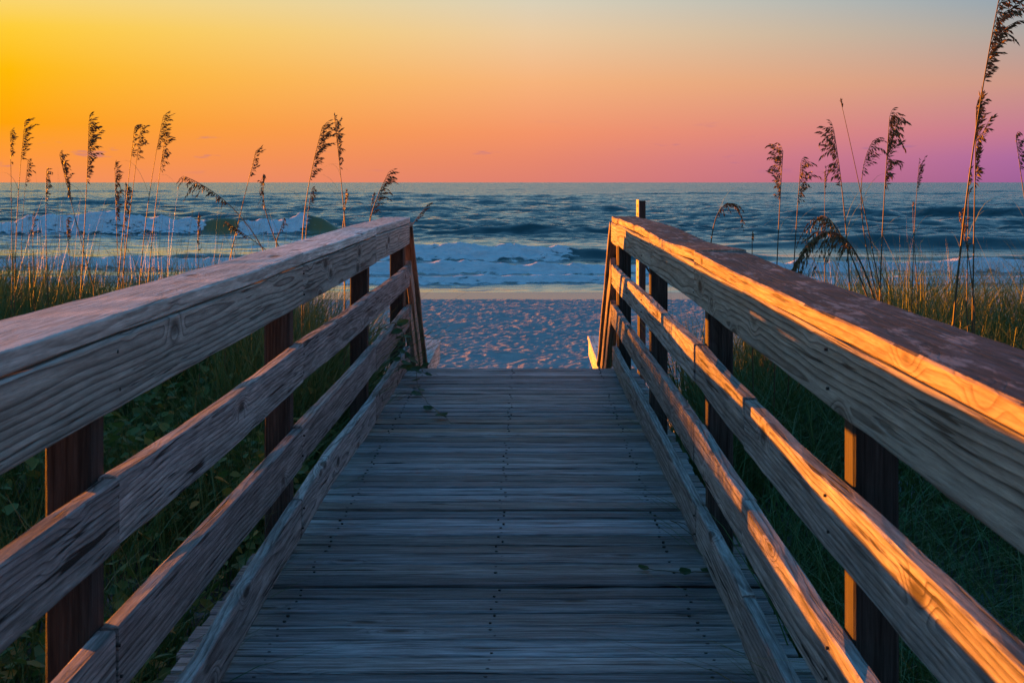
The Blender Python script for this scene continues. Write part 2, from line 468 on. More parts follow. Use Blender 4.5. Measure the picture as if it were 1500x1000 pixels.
wave(87.2, .25 + .50 * bump1(SX, -9, 13, 2.0), 1.2, 3.2, bC, 7.0, 1.0)
wave(103, .7 * bump1(SX, 16, 60, 6) + .1, 1.8, 4, 0 * one, 9.0)
bE = (1 - sstep(-28, -27, SX)) + bump1(SX, -24.6, -18.6, .5)
aE = 1.15 * (1 - sstep(-20, -14.5, SX)) + .4 * bump1(SX, -5, 8, 4) + .22
wave(130.5, aE, 1.35, 4.5, np.clip(bE, 0, 1), 12.0, .8, lump=.35)
uE = SY - 130.5
BAR = np.clip((bump1(SX, -29, -14.5, .8)) * np.exp(-((uE + .8) / 2.0) ** 2) * (1 - np.clip(bE, 0, 1)), 0, 1)
wave(196, 0.75 * bump1(SX, 38, 95, 12) + .25, 2.2, 6, 0 * one, 15.0, 3)
for k, (yy, aa) in enumerate([(158, .45), (232, .55), (300, .65), (370, .6), (450, .7), (560, .7), (700, .8), (900, .8)]):
    patch = sstep(.42, .62, nz2.f(SX / (yy * .12) + 31 * k, SY * 0 + k, 2))
    wave(yy, aa * patch, 2.5, 6.5, 0 * one, 20.0 + k, 5)
# wind chop
dyr = np.gradient(ys)[:, None] * np.ones_like(SX)
chopamp = .10 + .90 * sstep(95, 170, SY)
for k in range(64):
    L = .7 * (11 / .7) ** (k / 63.0)
    th = rng.normal(0, .75) + math.pi / 2
    kx, ky = math.cos(th) * 2 * math.pi / L, math.sin(th) * 2 * math.pi / L
    fade = np.clip(1.5 - dyr * 3.0 / L, 0, 1) * np.clip(1.5 - (SY * .0024) * 3.0 / L, 0, 1)
    s = np.sin(kx * SX + ky * SY + rng.uniform(0, 6.28))
    H += fade * chopamp * .0125 * L ** .75 * (s - .35 * np.cos(2 * np.arccos(np.clip(s, -1, 1))))
FOAM = np.maximum(FOAM, (1 - sstep(61, 65, SY)) * .30 * nz.f(SX * .4, SY * 1.2, 3))
FOAM = np.maximum(FOAM, bump1(SY, 92, 127, 6) * (1 - sstep(-16, -8, SX)) * (.18 + .40 * nz.f(SX * .22, SY * .5, 3)))
H *= sstep(58, 64, SY) * .9 + .1
ny, nx = SX.shape
idx = np.arange(nx * ny).reshape(ny, nx)
quads = np.stack([idx[:-1, :-1], idx[:-1, 1:], idx[1:, 1:], idx[1:, :-1]], -1).reshape(-1, 4)
sea = mesh_obj('sea', np.stack([SX, SY, H + .06], -1).reshape(-1, 3), quads, SEA, smooth=True,
               attrs={'foam': FOAM.ravel(), 'barrel': BAR.ravel()})
tag(sea, kind='structure')

# ------------------------------------------------------------------ boards
def board_mesh(name, stations, w, h, ch=.004, rough=.0015, seed=0):
    """sweep a chamfered w x h section through stations [(along, side, up)], along = local axis 0"""
    r = random.Random(seed)
    sec = [(-w / 2 + ch, -h / 2), (w / 2 - ch, -h / 2), (w / 2, -h / 2 + ch), (w / 2, h / 2 - ch), (w / 2 - ch, h / 2), (-w / 2 + ch, h / 2), (-w / 2, h / 2 - ch), (-w / 2, -h / 2 + ch)]
    v = []; f = []
    for (s, a, b) in stations:
        for (p, q) in sec:
            v.append((s, a + p + r.uniform(-rough, rough), b + q + r.uniform(-rough, rough)))
    n = len(stations)
    for i in range(n - 1):
        for k in range(8):
            k2 = (k + 1) % 8
            f.append((i * 8 + k, (i + 1) * 8 + k, (i + 1) * 8 + k2, i * 8 + k2))
    f.append(tuple(range(8))); f.append(tuple((n - 1) * 8 + k for k in range(7, -1, -1)))
    return v, f

def px_to_plane(px, py, X):
    """photo pixel on a vertical plane x = X that runs along the walkway"""
    Y = FPX * X / (px - VPX)
    return Y, CAM.z - (py - HOR) * Y / FPX

T38 = .038
class Rail:
    """one board of a railing, its top edge following z(y); x0 is the walkway-side face, out = outward direction"""
    def __init__(self, root, X, out):
        self.root, self.X, self.out = root, X, out
    def run(self, name, y0, y1, ztop, h, w=T38, mat=None, seed=0, bow=.006, overhang=0.0, sag=.006):
        r = random.Random(seed)
        n = max(3, int((y1 - y0) / .16))
        p1, p2 = r.uniform(0, 6), r.uniform(0, 6)
        cx = self.X + self.out * (w / 2 - overhang) + r.uniform(-.0015, .0015)
        ym = (y0 + y1) / 2
        dz0 = r.uniform(-.004, .0)
        st = []
        for i in range(n + 1):
            y = y0 + (y1 - y0) * i / n
            dx = bow * math.sin(y * 1.25 + p1) + r.uniform(-.0008, .0008)
            dz = -sag * math.sin(math.pi * (i / n)) + .003 * math.sin(y * 1.9 + p2)
            st.append((y - ym, dx, dz + dz0 + ztop(y) - ztop(ym)))
        v, f = board_mesh(name, st, w, h, .004, .0012, seed)
        v = [(a, s, u) for (s, a, u) in v]            # along = Y
        f = [tuple(reversed(q)) for q in f]
        return mesh_obj(name, np.array(v) + np.array((cx, ym, ztop(ym) - h / 2)), f, mat or W_RAIL, self.root, loc=(cx, ym, ztop(ym) - h / 2))

def lerp_pts(pts):
    pts = sorted(pts)
    ys_ = [q[0] for q in pts]; zs_ = [q[1] for q in pts]
    return lambda y: float(np.interp(y, ys_, zs_))

XL, XR = -.795, .595
def traced(X, pix, below=0.0):
    return lerp_pts([(lambda q: (q[0], q[1] - below))(px_to_plane(px, py, X)) for px, py in pix])
capL = traced(XL, [(0, 512), (114, 476), (208, 446), (330, 406), (438, 372), (498, 352), (551, 333.6), (600, 317.3)])
r2L = traced(XL, [(0, 822), (194, 685), (261, 638), (439, 507.5), (490, 472.5), (550, 427), (600, 389)])
r3L = traced(XL, [(110, 990), (187, 903), (311, 769), (440, 629), (499, 563), (550, 506), (600, 449)])
r4L = traced(XL, [(300, 957), (350, 870), (442, 734), (492, 655), (548, 583), (597, 510)])
capR = traced(XR, [(1500, 578), (1350, 513.5), (1200, 452), (1080, 397.3), (1016, 365.3), (977, 351.5), (944, 333.5), (896, 316)])
r2R = traced(XR, [(1500, 967.6), (1342, 823.6), (1248, 733.6), (1180, 674), (1087, 582), (1020, 505), (976, 464), (896, 387)])
r3R = traced(XR, [(1180, 874), (1092, 737.5), (1016, 618), (960, 540), (896, 445)])
r4R = traced(XR, [(1085.5, 867), (1012, 730.5), (950, 605), (896, 506)])

YL = [.48, 2.92, 5.36, 7.95, 10.26]
YR = [.53, 2.97, 5.36, 7.86, 10.62]
ENDL, ENDR = 10.31, 10.72

def post(root, x, y, z0, z1, w=.09, mat=W_POST, name='post', rz=0.0, seed=0):
    v, f = board_mesh(name, [(z0, 0, 0), ((z0 + z1) / 2, .001, 0), (z1, 0, 0)], w, w, .005, .001, seed)
    v = [(a, b, s - z0) for (s, a, b) in v]
    o = mesh_obj(name, np.array(v), f, mat, root, loc=None)
    o.location = Vector((x, y, z0)) - Vector(root.location)
    o.rotation_euler.z = rz
    return o

def railing(name, label, X, out, posts, end, cap, rails, joints_cap, joints_r, capmat, seed):
    root = tag(empty(name, (X, (-.6 + end) / 2, DECK)), label, 'railing')
    R = Rail(root, X, out)
    def darken_flaked_top(o):                  # flaked upper face, colour also darkened to look unlit beside the sunlit edges
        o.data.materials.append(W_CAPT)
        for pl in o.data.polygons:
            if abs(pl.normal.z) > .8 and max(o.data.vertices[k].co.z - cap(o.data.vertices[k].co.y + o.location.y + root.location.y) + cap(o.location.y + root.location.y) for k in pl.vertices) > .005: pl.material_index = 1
    js = [-.6] + joints_cap + [end]
    for i in range(len(js) - 1):
        a, b = js[i] + .006, js[i + 1] - .006
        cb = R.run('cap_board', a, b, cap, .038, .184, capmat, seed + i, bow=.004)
        if capmat is W_CAPR: darken_flaked_top(cb)
        R.run('fascia_board', a - .0045, b + .0045, lambda y: cap(y) - .0405, .14, T38, W_FASC, seed + 10 + i, bow=.003)
    for k, rz in enumerate(rails):
        js = [-.6] + joints_r + [end]
        for i in range(len(js) - 1):
            R.run('rail_board', js[i] + .006, js[i + 1] - .006, rz, .137, T38, W_RAIL, seed + 20 + 7 * k + i, bow=.004, sag=.005)
    for i, y in enumerate(posts):
        post(root, X + out * (T38 + .0455 + .003), y + .045, DECK - .9, cap(y) - .042, .089, W_POST, seed=seed + 60 + i)
    # nail heads where the boards cross the posts
    v = []; f = []
    for y in posts:
        for (zf, dzs) in ((cap, (-.075, -.15)), (rails[0], (-.035, -.10)), (rails[1], (-.035, -.10)), (rails[2], (-.035, -.10))):
            for dz in dzs:
                yy = y + .045 + rnd.uniform(-.02, .02); z = zf(yy) + dz
                b0 = len(v); x = X - out * .0045
                for q in range(6):
                    an = q * math.pi / 3
                    v.append((x, yy + .0034 * math.cos(an), z + .0034 * math.sin(an)))
                for q in range(6):
                    an = q * math.pi / 3
                    v.append((X + out * .006, yy + .0034 * math.cos(an), z + .0034 * math.sin(an)))
                f.append(tuple(range(b0, b0 + 6)))
                for q in range(6): f.append((b0 + q, b0 + (q + 1) % 6, b0 + 6 + (q + 1) % 6, b0 + 6 + q))
    o = mesh_obj('nail_heads', v, f, METAL, root)
    tag(o, kind='stuff')
    return root

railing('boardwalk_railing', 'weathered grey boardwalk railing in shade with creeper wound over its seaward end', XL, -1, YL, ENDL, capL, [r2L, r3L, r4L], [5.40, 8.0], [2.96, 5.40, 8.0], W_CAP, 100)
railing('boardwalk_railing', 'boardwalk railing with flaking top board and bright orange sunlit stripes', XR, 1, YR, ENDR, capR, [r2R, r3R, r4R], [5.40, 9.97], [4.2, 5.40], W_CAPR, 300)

# ------------------------------------------------------------------ deck
deck = tag(empty('boardwalk', (-.1, 5, DECK)), 'weathered grey plank boardwalk deck leading to the beach steps', 'boardwalk')
variants = []
for k in range(7):
    r = random.Random(k)
    st = [(-.86 + 1.72 * i / 8, r.uniform(-.0015, .0015), r.uniform(-.001, .001)) for i in range(9)]
    v, f = board_mesh('deck_board', st, .1265, .038, .005, .0018, k)
    me = bpy.data.meshes.new('deck_board'); me.from_pydata(v, [], f)
    me.materials.append(W_DECK); variants.append(me)
    me2 = me.copy(); me2.materials.clear(); me2.materials.append(W_DECKT); variants.append(me2)
PITCH = .1445
y = 10.70 - .07; nails = []; k = 0
while y > -.7:
    tan = 7.0 < y < 0 or abs(y - 8.30) < .08 or abs(y - 8.0) < .07
    me = variants[2 * rnd.randrange(7) + (1 if tan else 0)]
    o = bpy.data.objects.new('deck_board', me)
    o.parent = deck
    x = -.10 + rnd.uniform(-.012, .012)
    o.location = Vector((x, y, DECK - .019 + rnd.uniform(-.005, .003))) - Vector(deck.location)
    o.rotation_euler = (rnd.uniform(-.03, .03), rnd.uniform(-.0012, .0012), rnd.uniform(-.002, .002) + (math.pi if rnd.random() < .5 else 0))
    link(o)
    for xn in (-.72, -.1, .5):
        for dy in (-.038, .036):
            nails.append((xn + rnd.uniform(-.012, .012), y + dy + rnd.uniform(-.008, .008), DECK + .0008))
    y -= PITCH + rnd.uniform(-.0025, .0025); k += 1
v = []; f = []
for (x, yy, z) in nails:
    b0 = len(v); rr = rnd.uniform(.0035, .006)
    for q in range(6): v.append((x + rr * math.cos(q * 1.047), yy + rr * math.sin(q * 1.047), z))
    for q in range(6): v.append((x + rr * math.cos(q * 1.047), yy + rr * math.sin(q * 1.047), z - .01))
    f.append(tuple(range(b0, b0 + 6)))
    for q in range(6): f.append((b0 + (q + 1) % 6, b0 + q, b0 + 6 + q, b0 + 6 + (q + 1) % 6))
tag(mesh_obj('nail_heads', v, f, METAL, deck), kind='stuff')
for xj in (-.72, -.1, .5):
    vv, ff = board_mesh('joist', [(-.65, 0, 0), (5, 0, 0), (10.66, 0, 0)], .04, .19, .003, .0, 5)
    vv = [(a + xj, s, u + DECK - .038 - .1) for (s, a, u) in vv]
    mesh_obj('joist', vv, [tuple(reversed(q)) for q in ff], W_POST, deck)
vv, ff = board_mesh('rim_board', [(-.86, 0, 0), (0, 0, 0), (.66, 0, 0)], .038, .19, .003, .001, 9)
mesh_obj('rim_board', np.array(vv) + np.array((-.1 + .1, 10.68, DECK - .14)), ff, W_STAIR, deck)

# ------------------------------------------------------------------ steps, their rails and the lower landing
def slanted(root, name, p0, p1, w, h, mat, seed=0):
    p0 = Vector(p0); p1 = Vector(p1); d = p1 - p0; L = d.length
    n = max(2, int(L / .25))
    r = random.Random(seed)
    st = [(-L / 2 + L * i / n, r.uniform(-.002, .002), r.uniform(-.002, .002)) for i in range(n + 1)]
    v, f = board_mesh(name, st, w, h, .004, .001, seed)
    o = mesh_obj(name, v, f, mat, root)
    xa = d.normalized(); ya = Vector((0, 0, 1)).cross(xa)
    if ya.length < 1e-4: ya = Vector((0, 1, 0))
    ya.normalize(); za = xa.cross(ya)
    mt = Matrix((xa, ya, za)).transposed().to_4x4()
    mt.translation = (p0 + p1) / 2 - Vector(root.location)
    o.matrix_local = mt
    return o

ZC = CAM.z
def stair_rail(label, X, out, y0, y1, z1, yend):
    root = tag(empty('stair_railing', (X, y0 + .05, DECK - .6)), label, 'railing')
    t = out * T38 / 2
    z0 = ZC - .27
    slope = (z1 - z0) / (y1 - y0)
    slanted(root, 'cap_board', (X + out * .06, y0 + .03, z0 - .02), (X + out * .06, y1, z1 - .02), .14, .038, W_STAIR, 1)
    slanted(root, 'rail_board', (X + t, y0 + .06, z0 - .32), (X + t, y1, z1 - .30), T38, .12, W_STAIR, 2)
    slanted(root, 'rail_board', (X + t, y0 + .06, z0 - .62), (X + t, y1, z1 - .60), T38, .12, W_STAIR, 3)
    # lower landing: level cap and fascia
    slanted(root, 'landing_cap', (X + out * .07, y1 + .03, z1 - .03), (X + out * .07, yend, z1 - .01), .15, .038, W_STEP, 4)
    slanted(root, 'landing_fascia', (X + t, y1 + .04, z1 - .125), (X + t, yend - .01, z1 - .105), T38, .14, W_STEP, 5)
    slanted(root, 'landing_rail', (X + t, y1 + .04, z1 - .45), (X + t, yend - .01, z1 - .43), T38, .14, W_STAIR, 6)
    post(root, X + out * .085, y0 + .03, DECK - 1.0, z0 - .06, .089, W_POSTL, seed=4)
    post(root, X + out * .085, y1 - .02, DECK - 2.2, z1 - .06, .089, W_POSTL, seed=5)
    post(root, X + out * .085, yend - .06, DECK - 2.3, z1 - .05, .089, W_POST, seed=6)
    return root
stair_rail('sloping step railing continuing beyond the shaded boardwalk railing', XL, -1, 10.38, 12.05, ZC - 1.45, 13.95)
stair_rail('sloping step railing with orange edge beyond the sunlit boardwalk railing', XR, 1, 10.76, 12.75, ZC - 1.50, 14.8)
steps = tag(empty('beach_steps', (-.1, 11.5, DECK - 1.2)), 'wooden beach steps dropping from the deck end to a lower landing', 'steps')
for xs in (-.76, .56):
    slanted(steps, 'stringer', (xs, 10.74, DECK - .24), (xs, 12.3, DECK - 1.30), .04, .26, W_STAIR, 11)
for i in range(6):
    slanted(steps, 'tread', (-.78, 10.90 + i * .255, DECK - .19 - i * .178), (.58, 10.90 + i * .255, DECK - .19 - i * .178), .27, .038, W_STAIR, 20 + i)
for i in range(15):
    slanted(steps, 'landing_board', (-.93, 12.42 + i * .145, DECK - 1.26), (.73, 12.42 + i * .145, DECK - 1.26), .138, .038, W_STAIR, 40 + i)
for i in range(3):
    slanted(steps, 'tread', (-.78, 14.66 + i * .27, DECK - 1.44 - i * .178), (.58, 14.66 + i * .27, DECK - 1.44 - i * .178), .27, .038, W_STAIR, 70 + i)

# ------------------------------------------------------------------ marker post beside the steps
def marker_post():
    Y = 17.5; X = (938 - VPX) * Y / FPX
    zt = CAM.z - (294 - HOR) * Y / FPX
    z0 = float(ground_z(np.array([X]), np.array([Y]))[0]) - .3
    root = tag(empty('marker_post', (X, Y, z0 + .3)), 'slim dark marker post with pale numbered strip standing beyond the sunlit railing', 'post')
    o = post(root, X + .012, Y, z0, zt, .075, W_POST, rz=.35, seed=3)
    strip_m = simple('pale_marker_strip', (.36, .27, .25, 1), .6, var=.15)
    mark_m = simple('dark_marker_print', (.05, .035, .035, 1), .6)
    rz = .35
    for (a, b) in ((zt - .50, zt + .012), (zt - 1.10, zt - .62)):
        v, f = board_mesh('marker_strip', [(a, 0, 0), ((a + b) / 2, 0, 0), (b, 0, 0)], .012, .07, .002, .0005, 8)
        v = [(p, q, s) for (s, p, q) in v]
        strip = mesh_obj('marker_strip', np.array(v), f, strip_m, root)
        off = Matrix.Rotation(rz, 3, 'Z') @ Vector((-.0455, -.004, 0))
        strip.location = Vector((X + .012, Y, 0)) + off - Vector(root.location)
        strip.rotation_euler.z = rz
        k = 0
        z = b - .07
        while z > a + .04:
            vv, ff = board_mesh('mark', [(z - .016, 0, 0), (z + .016, 0, 0)], .003, .022 if k % 2 else .032, .001, 0, k)
            vv = [(p - .0075, q, s) for (s, p, q) in vv]
            mk = mesh_obj('mark', np.array(vv), ff, mark_m, root)
            mk.location = strip.location; mk.rotation_euler.z = rz
            z -= .095; k += 1
    slanted(root, 'brace', (X + .04, Y, zt - .72), (X + .22, Y - .1, zt - 1.0), .02, .02, W_POST, 2)
marker_post()

# ------------------------------------------------------------------ sea oats
def tube(pts, r0, r1, v, f, sides=4):
    b0 = len(v); n = len(pts)
    for i, q in enumerate(pts):
        q = Vector(q)
        t = (Vector(pts[min(i + 1, n - 1)]) - Vector(pts[max(i - 1, 0)])).normalized()
        s = t.cross(Vector((.31, .9, .29))).normalized(); u = t.cross(s)
        rr = r0 + (r1 - r0) * i / (n - 1)
        for k in range(sides):
            a = 2 * math.pi * k / sides
            v.append(tuple(q + s * rr * math.cos(a) + u * rr * math.sin(a)))
    for i in range(n - 1):
        for k in range(sides):
            k2 = (k + 1) % sides
            f.append((b0 + i * sides + k, b0 + i * sides + k2, b0 + (i + 1) * sides + k2, b0 + (i + 1) * sides + k))

def bez(p0, p1, p2, n):
    return [p0 * (1 - t) ** 2 + p1 * 2 * t * (1 - t) + p2 * t * t for t in [i / n for i in range(n + 1)]]

def spikelet(base, d, L, w, v, f, h, hue, r):
    """flat pointed seed head, a closed lozenge of six points"""
    d = d.normalized()
    s = d.cross(Vector((r.uniform(-1, 1), r.uniform(-1, 1), r.uniform(-.3, .3)))).normalized()
    u = d.cross(s)
    b0 = len(v)
    for q in (base, base + d * L * .4 + s * w, base + d * L * .4 - s * w, base + d * L * .42 + u * w * .35, base + d * L * .42 - u * w * .35, base + d * L):
        v.append(tuple(q)); h.append(hue)
    for (a, b) in ((1, 3), (3, 2), (2, 4), (4, 1)):
        f.append((b0, b0 + a, b0 + b)); f.append((b0 + 5, b0 + b, b0 + a))

def sea_oat(tip, foot, bend, hlen, Y, fat, side, droop, label, group, seed, spread=1.0, lit_hue=0.0):
    """tip, foot: photo pixels of head top and of the stem's foot; Y its distance; bend: pixel the stem passes by"""
    r = random.Random(seed)
    def w(px, py, dy=0.0): return Vector(((px - VPX) * (Y + dy) / FPX, Y + dy, CAM.z - (py - HOR) * (Y + dy) / FPX))
    dy = r.uniform(-.25, .25)
    p2 = w(*tip, dy); p0 = w(*foot)
    p1 = w(*bend, dy * .3)
    gz = float(ground_z(np.array([p0.x]), np.array([p0.y]))[0])
    low = Vector((p0.x + r.uniform(-.05, .05), p0.y, min(gz, p0.z) - .03))
    stem = bez(p0, p1, p2, 18)
    full = [low] + stem
    root = tag(empty('sea_oat', low), label, 'sea oat', group)
    v = []; f = []
    tube(full, .0034 * fat, .0013 * fat, v, f, 4)
    mesh_obj('stem', v, f, G_STEM, root, smooth=True)
    # panicle
    v = []; f = []; h = []
    L = hlen * Y / FPX
    ln = [0]
    for i in range(len(stem) - 1, 0, -1): ln.append(ln[-1] + (stem[i] - stem[i - 1]).length)
    def at(s):
        for i in range(len(ln) - 1):
            if ln[i + 1] >= s:
                t = (s - ln[i]) / max(1e-6, ln[i + 1] - ln[i]); a = stem[len(stem) - 1 - i]; b = stem[len(stem) - 2 - i]
                return a.lerp(b, t), (a - b).normalized()
        return stem[0], Vector((0, 0, 1))
    nb = max(7, int(L / .014))
    for i in range(nb):
        s = L * (i + r.random() * .6) / nb
        q, t = at(s)
        k = s / L
        bl = L * (.07 + .27 * math.sin(math.pi * min(1, k * .85 + .12))) * r.uniform(.45, 1.3) * spread
        sd = Vector((side * r.uniform(.15, 1.0), r.uniform(-.6, .6), 0))
        d0 = (t * r.uniform(.7, 1.0) + sd * .55).normalized()
        tipq = q + d0 * bl + Vector((side * .12 * bl, 0, -droop * bl * r.uniform(.3, 1)))
        mid = q + d0 * bl * .6
        arc = bez(q, mid, tipq, 3)
        tube(arc, .0011 * fat, .0007 * fat, v, f, 3)
        while len(h) < len(v): h.append(.3)
        m = max(2, int(bl / .012))
        for j in range(m):
            tt = (j + .6) / m
            b = arc[0] * (1 - tt) ** 2 + mid * 2 * tt * (1 - tt) + tipq * tt * tt
            d = (tipq - mid).normalized() + Vector((r.uniform(-.5, .5), r.uniform(-.5, .5), r.uniform(-.5, .2)))
            spikelet(b, d, r.uniform(.02, .035) * min(1.2, .6 + L * 1.3), r.uniform(.003, .0048) * fat ** .5, v, f, h, min(1, lit_hue + r.random() * (1 - lit_hue)), r)
    mesh_obj('panicle', v, f, G_OAT, root, attrs={'hue': h})
    # leaf blades curling from the stem
    for j in range(r.choice((1, 2, 2, 3))):
        v = []; f = []; h = []
        i = r.randrange(2, 11)
        q = stem[i]; sx = r.choice((-1, 1))
        ll = r.uniform(.2, .5)
        e = q + Vector((sx * ll * .55, r.uniform(-.2, .2), ll * r.uniform(-.25, .5)))
        c = q + Vector((sx * ll * .2, 0, ll * .65))
        pts = bez(q, c, e, 7)
        for k2, pt in enumerate(pts):
            ww = .0035 * (1 - k2 / 7.3)
            v += [tuple(pt + Vector((0, ww, 0)) + Vector((0, 0, ww * .4))), tuple(pt - Vector((0, ww, 0)))]
            h += [.55, .55]
        for k2 in range(7): f.append((2 * k2, 2 * k2 + 1, 2 * k2 + 3, 2 * k2 + 2))
        mesh_obj('leaf', v, f, G_GRASS, root, attrs={'hue': h})
    return root

GL, GR = 'sea oats beside the shaded railing', 'sea oats beside the sunlit railing'
LA = None
RA = None
def plain_label(tip, hl, which):
    if tip[1] < 215: return 'slender sea oat with its whole head against the sky behind the %s railing' % which
    if tip[1] < 262: return 'sea oat whose head crosses the sea horizon behind the %s railing' % which
    return 'short sea oat with its head below the horizon behind the %s railing' % which
# tip, foot, bend, head length, distance, fatness, side, droop, label
OATS = [
 ((15, 193), (18, 405), (17, 300), 52, 9.5, 1, .6, .5, LA), ((36, 178), (22, 410), (24, 290), 60, 9.5, 1, 1, .5, LA),
 ((41, 234), (31, 420), (30, 330), 42, 10, .9, 1, .8, LA), ((68, 249), (70, 430), (66, 350), 55, 9.5, 1, .7, .7, LA),
 ((87, 226), (137, 420), (112, 330), 75, 9, 1.1, .8, .9, 'sea oat with a nodding head leaning away from the shaded railing'),
 ((130, 179), (118, 430), (126, 320), 92, 8.8, 1.25, .9, .6, 'sea oat with the fullest, densest dark head beside the shaded railing'),
 ((197, 186), (172, 430), (180, 330), 48, 9.2, 1, .7, .5, LA), ((206, 187), (176, 440), (190, 310), 52, 9.0, 1, 1, .6, LA),
 ((239, 170), (203, 440), (212, 300), 55, 9, 1, 1, .5, LA), ((242, 197), (215, 440), (226, 300), 55, 9.2, 1, 1, .7, LA),
 ((168, 249), (176, 440), (171, 350), 78, 9.4, .9, .5, .8, LA), ((183, 268), (180, 440), (184, 350), 58, 9.2, .9, .8, .9, LA),
 ((272, 259), (385, 365), (345, 290), 78, 8.2, 1, .4, 1.2, 'sea oat bowed far over with its head hanging sideways'),
 ((375, 221), (330, 410), (352, 310), 46, 8.6, 1, .9, .5, LA), ((388, 257), (410, 365), (378, 300), 58, 8.4, 1, -.4, .8, LA),
 ((48, 317), (50, 430), (48, 380), 36, 9.6, .9, .3, .4, LA), ((97, 322), (112, 440), (100, 380), 46, 9.2, .9, .5, .6, LA),
 ((290, 322), (292, 420), (290, 380), 56, 8.8, .8, .2, .3, LA), ((333, 326), (392, 368), (362, 345), 60, 8.0, .8, .3, .4, 'sea oat head lying almost flat just above the shaded railing'),
 ((416, 320), (405, 352), (412, 335), 24, 8.2, 1, .5, 1.3, LA),
 ((472, 186), (443, 352), (446, 280), 82, 8.6, 1.05, 1, .5, 'tall sea oat with curved feathery head beside the middle of the shaded railing'),
 ((490, 177), (506, 335), (500, 260), 84, 8.8, 1.05, .5, .5, 'tall straight sea oat with thin trailing leaf rising behind the shaded railing'),
 ((507, 278), (502, 335), (506, 300), 48, 9.4, .95, .2, .4, LA), ((457, 276), (448, 350), (450, 310), 38, 9.0, .9, .7, .7, LA),
 ((569, 253), (541, 330), (545, 300), 70, 9.8, 1.1, 1, .7, 'sea oat with two-part head just behind the end of the shaded railing'),
 ((547, 284), (541, 330), (543, 305), 38, 9.8, 1, .2, .3, LA),
 ((627, 299), (590, 350), (606, 325), 34, 11.2, 1, .5, .3, 'small sea oat tip leaning out past the end of the shaded railing'),
]
for i, (tip, foot, bend, hl, Y, fat, side, dr, lb) in enumerate(OATS):
    sea_oat(tip, foot, bend, hl, Y, fat, side, dr, lb or plain_label(tip, hl, 'shaded'), GL, 900 + i, 1.15)
OATR = [
 ((1080, 300), (1040, 375), (1045, 285), 52, 8.0, 1.1, -.3, 1.3, 'small nodding sea oat arching over the sunlit railing near its seaward end'),
 ((1102, 342), (1101, 395), (1102, 370), 18, 8.5, 1, .3, 1.0, 'tiny sea oat head peeping over the sunlit railing'),
 ((1147, 221), (1136, 440), (1140, 330), 82, 8.4, 1.15, -.8, .7, 'sea oat with spreading head that throws one branch sideways'),
 ((1173, 239), (1160, 440), (1166, 330), 62, 8.6, 1.1, .9, .9, RA), ((1208, 256), (1208, 440), (1208, 350), 36, 9.5, .9, .2, .3, RA),
 ((1165, 388), (1290, 470), (1235, 260), 135, 7.4, 1.5, -.2, 1.6, 'sea oat arched right over with shaggy head drooping above the sunlit railing'),
 ((1200, 318), (1283, 470), (1225, 300), 80, 7.6, 1.4, -.4, 1.6, 'second drooping sea oat bent over beside the shaggiest one'),
 ((1221, 189), (1246, 450), (1240, 300), 88, 7.8, 1.15, -.6, .9, 'sea oat with ragged forked head, paired with a bare stalk'),
 ((1232, 150), (1298, 470), (1262, 280), 10, 7.6, .9, .3, .2, 'almost bare sea oat stalk crossing the ragged forked one'),
 ((1279, 206), (1292, 460), (1238, 270), 60, 7.6, .95, .8, .9, RA),
 ((1303, 172), (1288, 460), (1292, 320), 110, 7.8, 1.2, .6, .9, 'sea oat with long loose golden head in the middle of the group'),
 ((1346, 243), (1336, 440), (1338, 330), 44, 9.2, .9, .3, .4, RA), ((1337, 300), (1345, 430), (1338, 360), 12, 9, .8, .2, .2, RA),
 ((1430, 156), (1424, 500), (1427, 330), 120, 7.0, 1.3, .3, .5, 'sea oat with thick upright spike-like head next to the tallest stalk'),
 ((1466, -14), (1396, 480), (1418, 220), 140, 6.6, 1.5, 1, .8, 'tallest sea oat with long thick stalk and curved head'),
 ((1419, 254), (1416, 450), (1418, 340), 40, 8.4, 1, .3, .5, RA), ((1405, 318), (1428, 460), (1420, 360), 56, 7.6, 1, .5, .6, RA),
 ((1488, 198), (1530, 460), (1500, 300), 60, 7, 1.1, .8, .6, 'sea oat with only one feathered branch tip reaching in from the side'),
]
for i, (tip, foot, bend, hl, Y, fat, side, dr, lb) in enumerate(OATR):
    sea_oat(tip, foot, bend, hl, Y, fat, side, dr, lb or plain_label(tip, hl, 'sunlit'), GR, 990 + i, 1.8, .35)  # last argument: hue offset that paints sunlit gold into these heads

